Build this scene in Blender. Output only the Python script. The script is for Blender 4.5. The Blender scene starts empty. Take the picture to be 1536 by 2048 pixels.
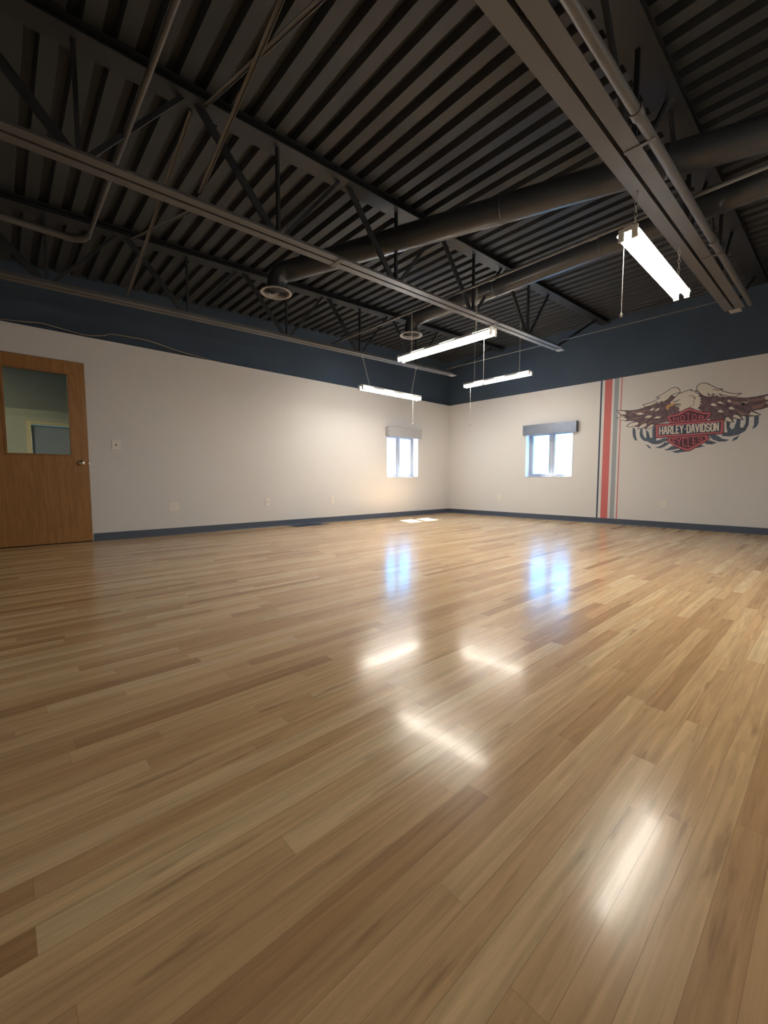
import bpy, bmesh, math, random, json
from mathutils import Vector, Matrix
from mathutils.geometry import tessellate_polygon
random.seed(7)
C = bpy.context.scene.collection
PI = math.pi
XR, YL, XB, YN, ZW = 7.582, 6.082, -2.4, -2.4, 2.408     # right wall, left wall, back, near, white-paint top

# ---------------------------------------------------------------- materials
def mat(name, col, rough=.6, metal=0, coat=0, bump=None, var=None, spec=.5):
    m = bpy.data.materials.new(name); m.use_nodes = True
    nt = m.node_tree; b = nt.nodes['Principled BSDF']
    b.inputs['Base Color'].default_value = (*col, 1); b.inputs['Roughness'].default_value = rough
    b.inputs['Metallic'].default_value = metal; b.inputs['Coat Weight'].default_value = coat
    b.inputs['Specular IOR Level'].default_value = spec
    tc = nt.nodes.new('ShaderNodeTexCoord')
    if var:
        sc, amt = var
        n = nt.nodes.new('ShaderNodeTexNoise'); n.inputs['Scale'].default_value = sc; n.inputs['Detail'].default_value = 6
        nt.links.new(tc.outputs['Object'], n.inputs['Vector'])
        r = nt.nodes.new('ShaderNodeMapRange'); r.inputs['To Min'].default_value = 1-amt; r.inputs['To Max'].default_value = 1+amt
        r.inputs['From Min'].default_value = .3; r.inputs['From Max'].default_value = .7
        nt.links.new(n.outputs['Fac'], r.inputs['Value'])
        mx = nt.nodes.new('ShaderNodeVectorMath'); mx.operation = 'SCALE'; mx.inputs[0].default_value = col
        nt.links.new(r.outputs['Result'], mx.inputs['Scale']); nt.links.new(mx.outputs['Vector'], b.inputs['Base Color'])
    if bump:
        sc, st = bump
        n = nt.nodes.new('ShaderNodeTexNoise'); n.inputs['Scale'].default_value = sc; n.inputs['Detail'].default_value = 3
        nt.links.new(tc.outputs['Object'], n.inputs['Vector'])
        bp = nt.nodes.new('ShaderNodeBump'); bp.inputs['Strength'].default_value = st; bp.inputs['Distance'].default_value = .004
        nt.links.new(n.outputs['Fac'], bp.inputs['Height']); nt.links.new(bp.outputs['Normal'], b.inputs['Normal'])
    return m

def emit(name, col, s):
    m = bpy.data.materials.new(name); m.use_nodes = True; nt = m.node_tree
    nt.nodes.remove(nt.nodes['Principled BSDF']); e = nt.nodes.new('ShaderNodeEmission')
    e.inputs['Color'].default_value = (*col, 1); e.inputs['Strength'].default_value = s
    nt.links.new(e.outputs[0], nt.nodes['Material Output'].inputs['Surface']); return m

def glass(name, tint, refl=.05):
    m = bpy.data.materials.new(name); m.use_nodes = True; nt = m.node_tree
    nt.nodes.remove(nt.nodes['Principled BSDF'])
    t = nt.nodes.new('ShaderNodeBsdfTransparent'); t.inputs['Color'].default_value = (*tint, 1)
    g = nt.nodes.new('ShaderNodeBsdfGlossy'); g.inputs['Roughness'].default_value = .02
    lw = nt.nodes.new('ShaderNodeLayerWeight'); pw = nt.nodes.new('ShaderNodeMath'); pw.operation = 'POWER'; pw.inputs[1].default_value = 5
    nt.links.new(lw.outputs['Facing'], pw.inputs[0]); f = nt.nodes.new('ShaderNodeMath'); f.operation = 'MULTIPLY_ADD'; f.inputs[1].default_value = .8; f.inputs[2].default_value = refl
    nt.links.new(pw.outputs[0], f.inputs[0])
    mx = nt.nodes.new('ShaderNodeMixShader')
    nt.links.new(f.outputs[0], mx.inputs[0]); nt.links.new(t.outputs[0], mx.inputs[1]); nt.links.new(g.outputs[0], mx.inputs[2])
    nt.links.new(mx.outputs[0], nt.nodes['Material Output'].inputs['Surface']); return m

def floor_mat():
    m = bpy.data.materials.new('maple_strip_floor'); m.use_nodes = True; nt = m.node_tree; N = nt.nodes; L = nt.links
    b = N['Principled BSDF']
    def math_(op, a, bb=None, c=None):
        n = N.new('ShaderNodeMath'); n.operation = op
        for i, v in enumerate((a, bb, c)):
            if v is None: continue
            if isinstance(v, (int, float)): n.inputs[i].default_value = v
            else: L.new(v, n.inputs[i])
        return n.outputs[0]
    tc = N.new('ShaderNodeTexCoord'); sp = N.new('ShaderNodeSeparateXYZ'); L.new(tc.outputs['Object'], sp.inputs[0])
    x, y = sp.outputs[0], sp.outputs[1]
    W = .0572
    yr = math_('DIVIDE', y, W); row = math_('FLOOR', yr); fy = math_('FRACT', yr)
    def wn(v):
        n = N.new('ShaderNodeTexWhiteNoise'); n.noise_dimensions = '1D'; L.new(v, n.inputs['W']); return n.outputs['Value']
    r1 = wn(row); r2 = wn(math_('ADD', row, 37.3))
    ln = math_('MULTIPLY_ADD', r1, .85, .50)                # board length per row
    xo = math_('ADD', math_('DIVIDE', x, ln), math_('MULTIPLY', r2, 17))
    # jitter board ends inside the row
    brd = math_('FLOOR', xo); fx = math_('FRACT', xo)
    idn = math_('ADD', math_('MULTIPLY', row, 13.13), math_('MULTIPLY', brd, 7.77))
    rc = wn(idn); rc2 = wn(math_('ADD', idn, 5.5)); rc3 = wn(math_('ADD', idn, 91.7))
    cr = N.new('ShaderNodeValToRGB'); L.new(rc, cr.inputs[0]); e = cr.color_ramp.elements
    stops = [(0, (.46,.265,.130)), (.10, (.56,.345,.175)), (.26, (.655,.425,.222)), (.55, (.715,.480,.256)), (.8, (.76,.530,.292)), (1, (.83,.615,.365))]
    e[0].position, e[0].color = stops[0][0], (*stops[0][1], 1); e[1].position, e[1].color = 1, (*stops[-1][1], 1)
    for p, c in stops[1:-1]: q = e.new(p); q.color = (*c, 1)
    # grain, offset per board
    cv = N.new('ShaderNodeCombineXYZ'); L.new(math_('MULTIPLY_ADD', x, 1.6, math_('MULTIPLY', rc3, 40)), cv.inputs[0]); L.new(math_('MULTIPLY', y, 34), cv.inputs[1]); L.new(rc2, cv.inputs[2])
    gn = N.new('ShaderNodeTexNoise'); gn.inputs['Scale'].default_value = 1.6; gn.inputs['Detail'].default_value = 7; gn.inputs['Roughness'].default_value = .62; gn.inputs['Distortion'].default_value = .6
    L.new(cv.outputs[0], gn.inputs['Vector'])
    g = N.new('ShaderNodeMapRange'); L.new(gn.outputs['Fac'], g.inputs['Value']); g.inputs['From Min'].default_value = .25; g.inputs['From Max'].default_value = .75; g.inputs['To Min'].default_value = .70; g.inputs['To Max'].default_value = 1.18
    v1 = N.new('ShaderNodeVectorMath'); v1.operation = 'SCALE'; L.new(cr.outputs[0], v1.inputs[0]); L.new(g.outputs[0], v1.inputs['Scale'])
    # mineral streaks and knots
    cv2 = N.new('ShaderNodeCombineXYZ'); L.new(math_('MULTIPLY_ADD', x, 3.2, math_('MULTIPLY', rc2, 30)), cv2.inputs[0]); L.new(math_('MULTIPLY', y, 26), cv2.inputs[1]); L.new(rc3, cv2.inputs[2])
    sn = N.new('ShaderNodeTexNoise'); sn.inputs['Scale'].default_value = 1.0; sn.inputs['Detail'].default_value = 3; L.new(cv2.outputs[0], sn.inputs['Vector'])
    s = N.new('ShaderNodeMapRange'); L.new(sn.outputs['Fac'], s.inputs['Value']); s.inputs['From Min'].default_value = .63; s.inputs['From Max'].default_value = .78; s.inputs['To Min'].default_value = 0; s.inputs['To Max'].default_value = .6
    mx = N.new('ShaderNodeMix'); mx.data_type = 'RGBA'; L.new(s.outputs[0], mx.inputs[0]); L.new(v1.outputs[0], mx.inputs[6]); mx.inputs[7].default_value = (.16,.085,.045,1)
    # seams
    ey = math_('MINIMUM', fy, math_('SUBTRACT', 1, fy)); ex = math_('MULTIPLY', math_('MINIMUM', fx, math_('SUBTRACT', 1, fx)), ln)
    gy = math_('LESS_THAN', ey, .011); gx = math_('LESS_THAN', ex, .0006)
    gap = math_('MAXIMUM', gy, gx)
    mx2 = N.new('ShaderNodeMix'); mx2.data_type = 'RGBA'; L.new(math_('MULTIPLY', gap, .30), mx2.inputs[0]); L.new(mx.outputs[2], mx2.inputs[6]); mx2.inputs[7].default_value = (.12,.065,.03,1)
    L.new(mx2.outputs[2], b.inputs['Base Color'])
    # relief: boards lie at slightly different tilts, satin finish undulates
    tilt = math_('MULTIPLY', math_('SUBTRACT', rc2, .5), math_('MULTIPLY', fy, .00013))
    tilx = math_('MULTIPLY', math_('SUBTRACT', rc3, .5), math_('MULTIPLY', fx, .0003))
    un = N.new('ShaderNodeTexNoise'); un.inputs['Scale'].default_value = 5; un.inputs['Detail'].default_value = 2; L.new(tc.outputs['Object'], un.inputs['Vector'])
    h = math_('ADD', math_('ADD', tilt, tilx), math_('MULTIPLY', un.outputs['Fac'], .0007))
    h = math_('SUBTRACT', h, math_('MULTIPLY', gap, .0002))
    bp = N.new('ShaderNodeBump'); bp.inputs['Strength'].default_value = 1; bp.inputs['Distance'].default_value = 1; L.new(h, bp.inputs['Height']); L.new(bp.outputs[0], b.inputs['Normal'])
    rn = N.new('ShaderNodeMapRange'); L.new(gn.outputs['Fac'], rn.inputs['Value']); rn.inputs['To Min'].default_value = .18; rn.inputs['To Max'].default_value = .27
    L.new(rn.outputs[0], b.inputs['Roughness']); b.inputs['Specular IOR Level'].default_value = .31
    b.inputs['Coat Weight'].default_value = .12; b.inputs['Coat Roughness'].default_value = .09
    L.new(bp.outputs[0], b.inputs['Coat Normal'])
    return m

def wood_mat(name, c1, c2, rough=.42):
    m = bpy.data.materials.new(name); m.use_nodes = True; nt = m.node_tree; N = nt.nodes; L = nt.links; b = N['Principled BSDF']
    tc = N.new('ShaderNodeTexCoord'); mp = N.new('ShaderNodeMapping'); mp.inputs['Scale'].default_value = (14, 14, 1.2); L.new(tc.outputs['Object'], mp.inputs[0])
    n = N.new('ShaderNodeTexNoise'); n.inputs['Scale'].default_value = 2.2; n.inputs['Detail'].default_value = 6; n.inputs['Distortion'].default_value = 1.1; L.new(mp.outputs[0], n.inputs['Vector'])
    cr = N.new('ShaderNodeValToRGB'); cr.color_ramp.elements[0].position = .35; cr.color_ramp.elements[1].position = .68
    cr.color_ramp.elements[0].color = (*c1, 1); cr.color_ramp.elements[1].color = (*c2, 1)
    L.new(n.outputs['Fac'], cr.inputs[0]); L.new(cr.outputs[0], b.inputs['Base Color']); b.inputs['Roughness'].default_value = rough
    return m

M = dict(
 white=mat('white_wall_paint', (.685,.685,.70), .62, bump=(90, .35)),
 dark=mat('dark_wall_paint_blue_haze', (.046,.074,.118), .75, bump=(60, .3), var=(1.5, .12)),  # dark paint, with blue glare haze put into its colour
 base=mat('slate_rubber_base', (.066,.086,.130), .45),
 floor=floor_mat(),
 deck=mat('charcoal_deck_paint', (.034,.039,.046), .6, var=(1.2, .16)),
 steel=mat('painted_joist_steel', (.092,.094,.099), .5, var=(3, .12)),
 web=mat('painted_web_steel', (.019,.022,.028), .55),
 duct=mat('painted_duct', (.038,.042,.050), .30, bump=(14, .25)),
 pipe=mat('painted_pipe', (.105,.105,.108), .45),
 grille=mat('grey_grille_metal', (.30,.29,.285), .4),
 black=mat('dark_recess', (.01,.01,.012), .8),
 lampw=mat('white_enamel', (.82,.82,.80), .3),
 chain=mat('zinc_chain', (.5,.49,.47), .35, metal=.6),
 cord=mat('white_pull_cord', (.75,.73,.68), .6),
 knob=mat('plastic_pull', (.35,.32,.28), .4),
 tube=emit('lit_fluorescent_tube', (1, .92, .79), 20),
 plate=mat('ivory_wall_plate', (.78,.76,.73), .35),
 slot=mat('dark_slot', (.05,.045,.04), .5),
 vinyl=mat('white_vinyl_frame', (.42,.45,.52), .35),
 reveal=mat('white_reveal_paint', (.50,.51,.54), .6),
 pane=glass('window_glass', (.96,.98,1)),
 dglass=glass('tinted_door_glass', (.66,.66,.58)),
 tread=mat('polished_tread_plate', (.34,.38,.46), .20, metal=1), treadb=mat('tread_plate_ground', (.20,.23,.30), .42, metal=1),
 valw=mat('pale_grey_board', (.46,.47,.51), .5),
 screw=mat('dark_screw', (.10,.09,.09), .4),
 door=wood_mat('oak_veneer', (.29,.135,.036), (.40,.20,.058)),
 oakd=wood_mat('oak_edge', (.26,.12,.034), (.33,.16,.05)),
 brass=mat('satin_nickel', (.72,.68,.60), .22, metal=1),
 hallw=mat('hall_paint', (.60,.60,.50), .7), hallt=mat('yellow_lit_hall_trim', (.95,.78,.48), .5), halld=mat('hall_door_paint', (.36,.42,.50), .5),  # hallt: warm light on the door trim put into its yellow
 hlamp=emit('hall_fill_glow', (1,.9,.72), 34),  # glow of the added hallway light
 cable=mat('tan_cable', (.55,.45,.28), .5),
 navy=mat('paint_navy', (.045,.07,.13), .6), red=mat('paint_red', (.58,.15,.15), .6), ltgrey=mat('paint_grey', (.33,.37,.43), .6),  # stripe red shifted toward pink, flare haze put into the colour
 slate=mat('paint_slate', (.085,.12,.18), .6, var=(20, .15)), brown=mat('paint_brown', (.155,.105,.130), .6, var=(22, .35)), mauve=mat('paint_mauve', (.27,.17,.165), .6, var=(25, .2)),
 cream=mat('paint_cream', (.70,.67,.62), .6), ink=mat('paint_ink', (.05,.042,.07), .6), orange=mat('paint_orange', (.62,.34,.15), .6),
 wine=mat('paint_wine', (.095,.035,.065), .6), shred=mat('paint_shield_red', (.52,.135,.17), .6), grey=mat('paint_beak_grey', (.36,.36,.34), .6),
)

# ---------------------------------------------------------------- mesh helpers
class MB:
    def __init__(s): s.v = []; s.f = []; s.mi = []; s.sm = []
    def add(s, vs, fs, mi=0, smooth=False):
        o = len(s.v); s.v += [tuple(v) for v in vs]
        for f in fs: s.f.append([i+o for i in f]); s.mi.append(mi); s.sm.append(smooth)
        return s
    def box(s, x0, x1, y0, y1, z0, z1, mi=0):
        v = [(x0,y0,z0),(x1,y0,z0),(x1,y1,z0),(x0,y1,z0),(x0,y0,z1),(x1,y0,z1),(x1,y1,z1),(x0,y1,z1)]
        return s.add(v, [(3,2,1,0),(4,5,6,7),(0,1,5,4),(1,2,6,5),(2,3,7,6),(3,0,4,7)], mi)
    def prism(s, sec, a, b, mi=0):
        """sec: list of offsets (Vector) in section plane; extruded a->b"""
        n = len(sec); v = [Vector(a)+p for p in sec]+[Vector(b)+p for p in sec]
        f = [[i, (i+1) % n, n+(i+1) % n, n+i] for i in range(n)]
        for t in tessellate_polygon([[Vector(p) for p in sec]]):
            f.append(list(t)); f.append([n+i for i in reversed(t)])
        return s.add(v, f, mi)
    def bar(s, a, b, w, h, side=None, mi=0):
        a, b = Vector(a), Vector(b); d = (b-a).normalized()
        u = Vector(side) if side else (Vector((0,0,1)).cross(d) if abs(d.z) < .95 else Vector((1,0,0)))
        u = (u-d*u.dot(d)).normalized(); k = d.cross(u)
        return s.prism([u*w/2+k*h/2, -u*w/2+k*h/2, -u*w/2-k*h/2, u*w/2-k*h/2], a, b, mi)
    def tube(s, pts, r, n=12, mi=0, cap=True, smooth=True):
        pts = [Vector(p) for p in pts]; rs = r if isinstance(r, (list, tuple)) else [r]*len(pts)
        d0 = (pts[1]-pts[0]).normalized(); u = d0.orthogonal().normalized(); vs = []
        for i, p in enumerate(pts):
            d = (pts[min(i+1, len(pts)-1)]-pts[max(i-1, 0)]).normalized()
            u = (u-d*u.dot(d)).normalized(); k = d.cross(u)
            vs += [p+(u*math.cos(2*PI*j/n)+k*math.sin(2*PI*j/n))*rs[i] for j in range(n)]
        fs = [[i*n+j, i*n+(j+1) % n, (i+1)*n+(j+1) % n, (i+1)*n+j] for i in range(len(pts)-1) for j in range(n)]
        s.add(vs, fs, mi, smooth)
        if cap: s.add(vs[:n], [list(reversed(range(n)))], mi); s.add(vs[-n:], [list(range(n))], mi)
        return s
    def lathe(s, c, prof, n=32, mi=0, axis='z'):
        c = Vector(c); vs = []
        for r, h in prof:
            for j in range(n):
                a = 2*PI*j/n
                q = {'z': Vector((r*math.cos(a), r*math.sin(a), h)), 'y': Vector((r*math.cos(a), h, r*math.sin(a))), 'x': Vector((h, r*math.cos(a), r*math.sin(a)))}[axis]
                vs.append(c+q)
        fs = [[i*n+j, i*n+(j+1) % n, (i+1)*n+(j+1) % n, (i+1)*n+j] for i in range(len(prof)-1) for j in range(n)]
        return s.add(vs, fs, mi, True)
    def build(s, name, mats, parent=None, bevel=0, loc=None):
        me = bpy.data.meshes.new(name); me.from_pydata(s.v, [], s.f)
        if not isinstance(mats, (list, tuple)): mats = [mats]
        for m in mats: me.materials.append(m)
        me.polygons.foreach_set('material_index', s.mi); me.polygons.foreach_set('use_smooth', s.sm)
        bm = bmesh.new(); bm.from_mesh(me); bmesh.ops.recalc_face_normals(bm, faces=bm.faces); bm.to_mesh(me); bm.free()
        o = bpy.data.objects.new(name, me); C.objects.link(o)
        if parent:
            o.parent = parent
            if loc is None: o.location = -Vector(parent.location) if not parent.parent else Vector((0,0,0))
        if loc is not None: o.location = loc
        if bevel:
            b = o.modifiers.new('bevel', 'BEVEL'); b.width = bevel; b.segments = 2; b.limit_method = 'ANGLE'
        return o
def empty(name, loc=(0,0,0)):
    o = bpy.data.objects.new(name, None); o.empty_display_size = .1; o.location = loc; C.objects.link(o); return o
def tag(o, label, cat, group=None):
    o['label'] = label; o['category'] = cat
    if group: o['group'] = group
    return o
def struct(o): o['kind'] = 'structure'; return o
# ================================================================ ROOM SHELL
fl = MB(); fl.box(XB-.2, XR+.24, YN-.2, YL+.2, -.12, 0); struct(fl.build('floor', M['floor']))

def wall_pieces(mb, a0, a1, z0, z1, ops, put, mi=0):
    """tile a wall [a0,a1]x[z0,z1] around rectangular openings; put(a0,a1,z0,z1,mi) makes a box"""
    xs = sorted({a0, a1, *[v for o in ops for v in o[:2]]}); zs = sorted({z0, z1, *[v for o in ops for v in o[2:]]})
    for i in range(len(xs)-1):
        for j in range(len(zs)-1):
            cx, cz = (xs[i]+xs[i+1])/2, (zs[j]+zs[j+1])/2
            if z0 < cz < z1 and not any(o[0] < cx < o[1] and o[2] < cz < o[3] for o in ops): put(xs[i], xs[i+1], zs[j], zs[j+1], mi)
WIN_L = (5.655, 6.547, .79, 1.665); WIN_R = (3.300, 4.200, .79, 1.665); DOOR = (-.100, .812, 0, 2.098)
TL = .25
w = MB(); wall_pieces(w, XB-.2, XR+TL, 0, ZW, [WIN_L, DOOR], lambda a, b, c, d, mi: w.box(a, b, YL, YL+TL, c, d, mi))
w.box(XB-.2, XR+TL, YL+.07, YL+TL, ZW, 3.62, 1)
struct(w.build('wall_left', [M['white'], M['dark']]))
w = MB(); wall_pieces(w, YN-.2, YL, 0, ZW, [WIN_R], lambda a, b, c, d, mi: w.box(XR, XR+TL, a, b, c, d, mi))
w.box(XR+.004, XR+TL, YN-.2, YL+.07, ZW, 3.62, 1)
struct(w.build('wall_right', [M['white'], M['dark']]))
w = MB(); w.box(XB-.2, XB, YN, YL, 0, ZW).box(XB-.2, XB, YN, YL+.07, ZW, 3.62, 1); struct(w.build('wall_back', [M['white'], M['dark']]))
w = MB(); w.box(XB-.2, XR, YN-.2, YN, 0, ZW).box(XB-.2, XR, YN-.2, YN, ZW, 3.62, 1); struct(w.build('wall_near', [M['white'], M['dark']]))

# fluted steel roof deck, flutes run along Y, roof pitches up along +X
zb = lambda x: 2.400+.030*x            # underside of joist bottom chords
zt = lambda x: 2.990+.043*x            # underside of joist top chords
zd = lambda x: zt(x)+.066
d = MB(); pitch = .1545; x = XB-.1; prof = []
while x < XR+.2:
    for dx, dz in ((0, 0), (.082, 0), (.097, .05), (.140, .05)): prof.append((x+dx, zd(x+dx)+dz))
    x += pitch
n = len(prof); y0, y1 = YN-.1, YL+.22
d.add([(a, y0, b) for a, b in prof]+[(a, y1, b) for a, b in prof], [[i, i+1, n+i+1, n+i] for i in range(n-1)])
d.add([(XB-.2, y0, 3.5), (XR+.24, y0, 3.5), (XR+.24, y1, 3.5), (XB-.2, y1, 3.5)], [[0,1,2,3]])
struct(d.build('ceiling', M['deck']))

b = MB()
sec = [Vector((0,-.004,.0)), Vector((0,-.016,.0)), Vector((0,-.010,.012)), Vector((0,-.006,.09)), Vector((0,0,.094)), Vector((0,0,0))]
b.prism(sec, (.822, YL, 0), (XR, YL, 0)); struct(b.build('baseboard_left', M['base']))
b = MB(); sec = [Vector((-.004,0,.0)), Vector((-.016,0,.0)), Vector((-.010,0,.012)), Vector((-.006,0,.09)), Vector((0,0,.094)), Vector((0,0,0))]
b.prism(sec, (XR, YN, 0), (XR, YL, 0)); struct(b.build('baseboard_right', M['base']))

# ---------------------------------------------------------------- windows
def window(idx, f, W):
    """f(a, depth, z) -> world point; a along the wall, depth into the wall"""
    a0, a1, z0, z1 = W
    r = empty('window_%d' % idx, f((a0+a1)/2, .12, z0)); struct(r)
    def bx(mb, u0, u1, d0, d1, c0, c1):
        p, q = f(u0, d0, c0), f(u1, d1, c1)
        mb.box(min(p[0],q[0]), max(p[0],q[0]), min(p[1],q[1]), max(p[1],q[1]), c0, c1)
    m = MB()
    bx(m, a0, a1, .145, .215, z0, z0+.03); bx(m, a0, a1, .145, .215, z1-.03, z1)
    bx(m, a0, a0+.028, .145, .215, z0+.03, z1-.03); bx(m, a1-.028, a1, .145, .215, z0+.03, z1-.03)
    c = (a0+a1)/2; bx(m, c-.016, c+.016, .145, .215, z0+.03, z1-.03)
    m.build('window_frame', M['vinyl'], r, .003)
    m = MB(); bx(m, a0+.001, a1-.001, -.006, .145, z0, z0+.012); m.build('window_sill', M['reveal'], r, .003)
    for s0, s1 in ((a0+.028, c-.016), (c+.016, a1-.028)):
        m = MB(); t = .042
        bx(m, s0, s1, .155, .200, z0+.03, z0+.03+t); bx(m, s0, s1, .155, .200, z1-.03-t, z1-.03)
        bx(m, s0, s0+t, .155, .200, z0+.03+t, z1-.03-t); bx(m, s1-t, s1, .155, .200, z0+.03+t, z1-.03-t)
        sh = m.build('sash', M['vinyl'], r, .003)
        m = MB(); bx(m, s0+t, s1-t, .176, .180, z0+.03+t, z1-.03-t); g = m.build('pane', M['pane'], sh, loc=(0,0,0))
        m = MB(); k = (s0+s1)/2
        bx(m, k-.035, k+.035, .128, .150, z0+.014, z0+.034); p = f(k+.02, .12, z0+.036); q = f(k-.045, .112, z0+.05)
        m.bar(p, q, .008, .008); m.lathe(q, [(0,-.008),(.007,-.006),(.007,.006),(0,.008)], 10)
        m.build('crank_handle', M['vinyl'], r, .001)
window(1, lambda a, dd, z: (a, YL+dd, z), WIN_L)
window(2, lambda a, dd, z: (XR+dd, a, z), WIN_R)

# valance boxes
v = empty('window_valance', (6.09, YL-.04, 1.59))
tag(v, 'pale grey boxed valance with dark screws over the left wall window', 'valance')
m = MB(); m.box(5.612, 6.566, YL-.086, YL-.078, 1.590, 1.778).box(5.612, 5.620, YL-.078, YL, 1.590, 1.778).box(6.558, 6.566, YL-.078, YL, 1.590, 1.778).box(5.620, 6.558, YL-.078, YL, 1.770, 1.778)
m.build('valance_board', M['valw'], v, .0015)
for x in (5.632, 6.548):
    for z in (1.607, 1.686, 1.764):
        MB().lathe((x, YL-.086, z), [(0,-.004),(.006,-.0035),(.0085,0)], 12, axis='y').build('screw', M['screw'], v)
v = empty('window_valance', (XR-.04, 3.72, 1.59))
tag(v, 'shiny diamond tread metal valance over the right wall window', 'valance')
m = MB(); X0 = XR-.082; m.box(X0, X0+.003, 3.214, 4.224, 1.590, 1.780).box(X0, XR, 3.211, 3.214, 1.590, 1.780).box(X0, XR, 4.224, 4.227, 1.590, 1.780)
m.box(X0+.003, XR, 3.214, 4.224, 1.777, 1.780)
vb = m.build('valance_plate', M['treadb'], v)
m = MB()
for i in range(41):
    for j in range(8):
        cy, cz = 3.225+.0247*i, 1.602+.0235*j
        if cz > 1.775: continue
        a = PI/4 if (i+j) % 2 else -PI/4; u = Vector((0, math.cos(a), math.sin(a))); k = Vector((0, -math.sin(a), math.cos(a)))
        c = Vector((X0, cy, cz)); h = Vector((-.0042, 0, 0)); ring = []
        for t in range(8):
            an = 2*PI*t/8; ring.append(c+u*(.0115*math.cos(an))+k*(.0036*math.sin(an)))
        m.add(ring+[c+h+u*.004, c+h-u*.004], [[7,0,8],[0,1,8],[1,2,8],[2,3,9,8],[3,4,9],[4,5,9],[5,6,9],[6,7,8,9]], 0, True)
m.build('tread_lozenges', M['tread'], vb, loc=(0,0,0))

# ---------------------------------------------------------------- door and the hallway behind its glass
r = empty('door_1', (.356, YL, 0)); struct(r)
m = MB(); g0, g1, h0, h1 = .092, .640, 1.030, 1.940; dx0, dx1, dz0, dz1 = -.094, .806, .012, 2.092; ya, yb = YL-.014, YL+.030
wall_pieces(m, dx0, dx1, dz0, dz1, [(g0, g1, h0, h1)], lambda a, b, c, e, mi: m.box(a, b, ya, yb, c, e))
m.build('door_panel', M['door'], r)
m = MB(); t = .022
for a, b, c, e in ((g0-t, g1+t, h0-t, h0), (g0-t, g1+t, h1, h1+t), (g0-t, g0, h0, h1), (g1, g1+t, h0, h1)): m.box(a, b, ya-.006, ya+.004, c, e)
m.build('glazing_bead', M['oakd'], r, .002)
MB().box(g0, g1, YL+.004, YL+.009, h0, h1).build('door_glass', M['dglass'], r)
m = MB(); m.lathe((.737, ya, .938), [(0,-.066),(.016,-.066),(.026,-.058),(.029,-.047),(.026,-.036),(.014,-.028),(.012,-.010),(.031,-.008),(.033,0)], 28, axis='y'); m.build('door_knob', M['brass'], r)
m = MB(); m.box(.8065, .8085, YL-.018, YL-.002, .905, .965).box(.807, .816, YL-.012, YL-.004, .925, .945); m.build('latch_plate', M['brass'], r)
m = MB(); m.box(DOOR[0], dx0-.001, YL+.001, YL+.12, 0, DOOR[3]).box(dx0-.001, DOOR[1], YL+.032, YL+.12, dz1+.001, DOOR[3]); m.box(.8095, DOOR[1], YL+.001, YL+.12, 0, dz1)
m.build('door_jamb', M['white'], r)
MB().box(dx0, dx1, YL+.034, YL+.12, 0, .014).build('door_gap_shade', M['slot'], r)  # dark strip added to shade the gap under the door
# hallway room seen through the glass
m = MB(); m.box(-3.2, 4.2, YL+TL, 13.3, -.12, 0); o = m.build('floor', M['base']); struct(o)
m = MB(); wall_pieces(m, -3.2, 4.2, 0, 2.41, [(.64, 1.56, 0, 2.06)], lambda a, b, c, e, mi: m.box(a, b, 13.1, 13.3, c, e)); m.box(-3.2, 4.2, 13.1, 13.3, 2.41, 3.4, 1)
m.box(-3.2, -3.0, YL+TL, 13.1, 0, 3.4).box(4.0, 4.2, YL+TL, 13.1, 0, 3.4); struct(m.build('wall_far', [M['hallw'], M['grey']]))
m = MB(); m.box(-3.2, 4.2, YL+TL, 13.3, 3.4, 3.5); struct(m.build('ceiling', M['grey']))
m = MB(); m.box(.56, .64, 13.07, 13.1, 0, 2.14).box(1.56, 1.64, 13.07, 13.1, 0, 2.14).box(.64, 1.56, 13.07, 13.1, 2.06, 2.14); struct(m.build('trim_1', M['hallt'], None, .004))
o = empty('door_2', (1.1, 13.15, 0)); struct(o)
MB().box(.645, 1.555, 13.14, 13.18, .01, 2.055).build('door_panel', M['halld'], o, .003)
MB().lathe((1.48, 13.14, .95), [(0,-.06),(.024,-.055),(.028,-.04),(.012,-.025),(.03,0)], 20, axis='y').build('door_knob', M['brass'], o)
o = empty('added_hall_light', (-1.7, 10.6, 3.34)); tag(o, 'added unseen square light brightening the hallway behind the wooden door', 'light')  # added out of view to light the hallway
MB().box(-2.02, -1.38, 10.28, 10.92, 3.36, 3.4).build('light_frame', M['lampw'], o, .003); MB().box(-2., -1.4, 10.3, 10.9, 3.352, 3.36).build('diffuser', M['hlamp'], o)

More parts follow.
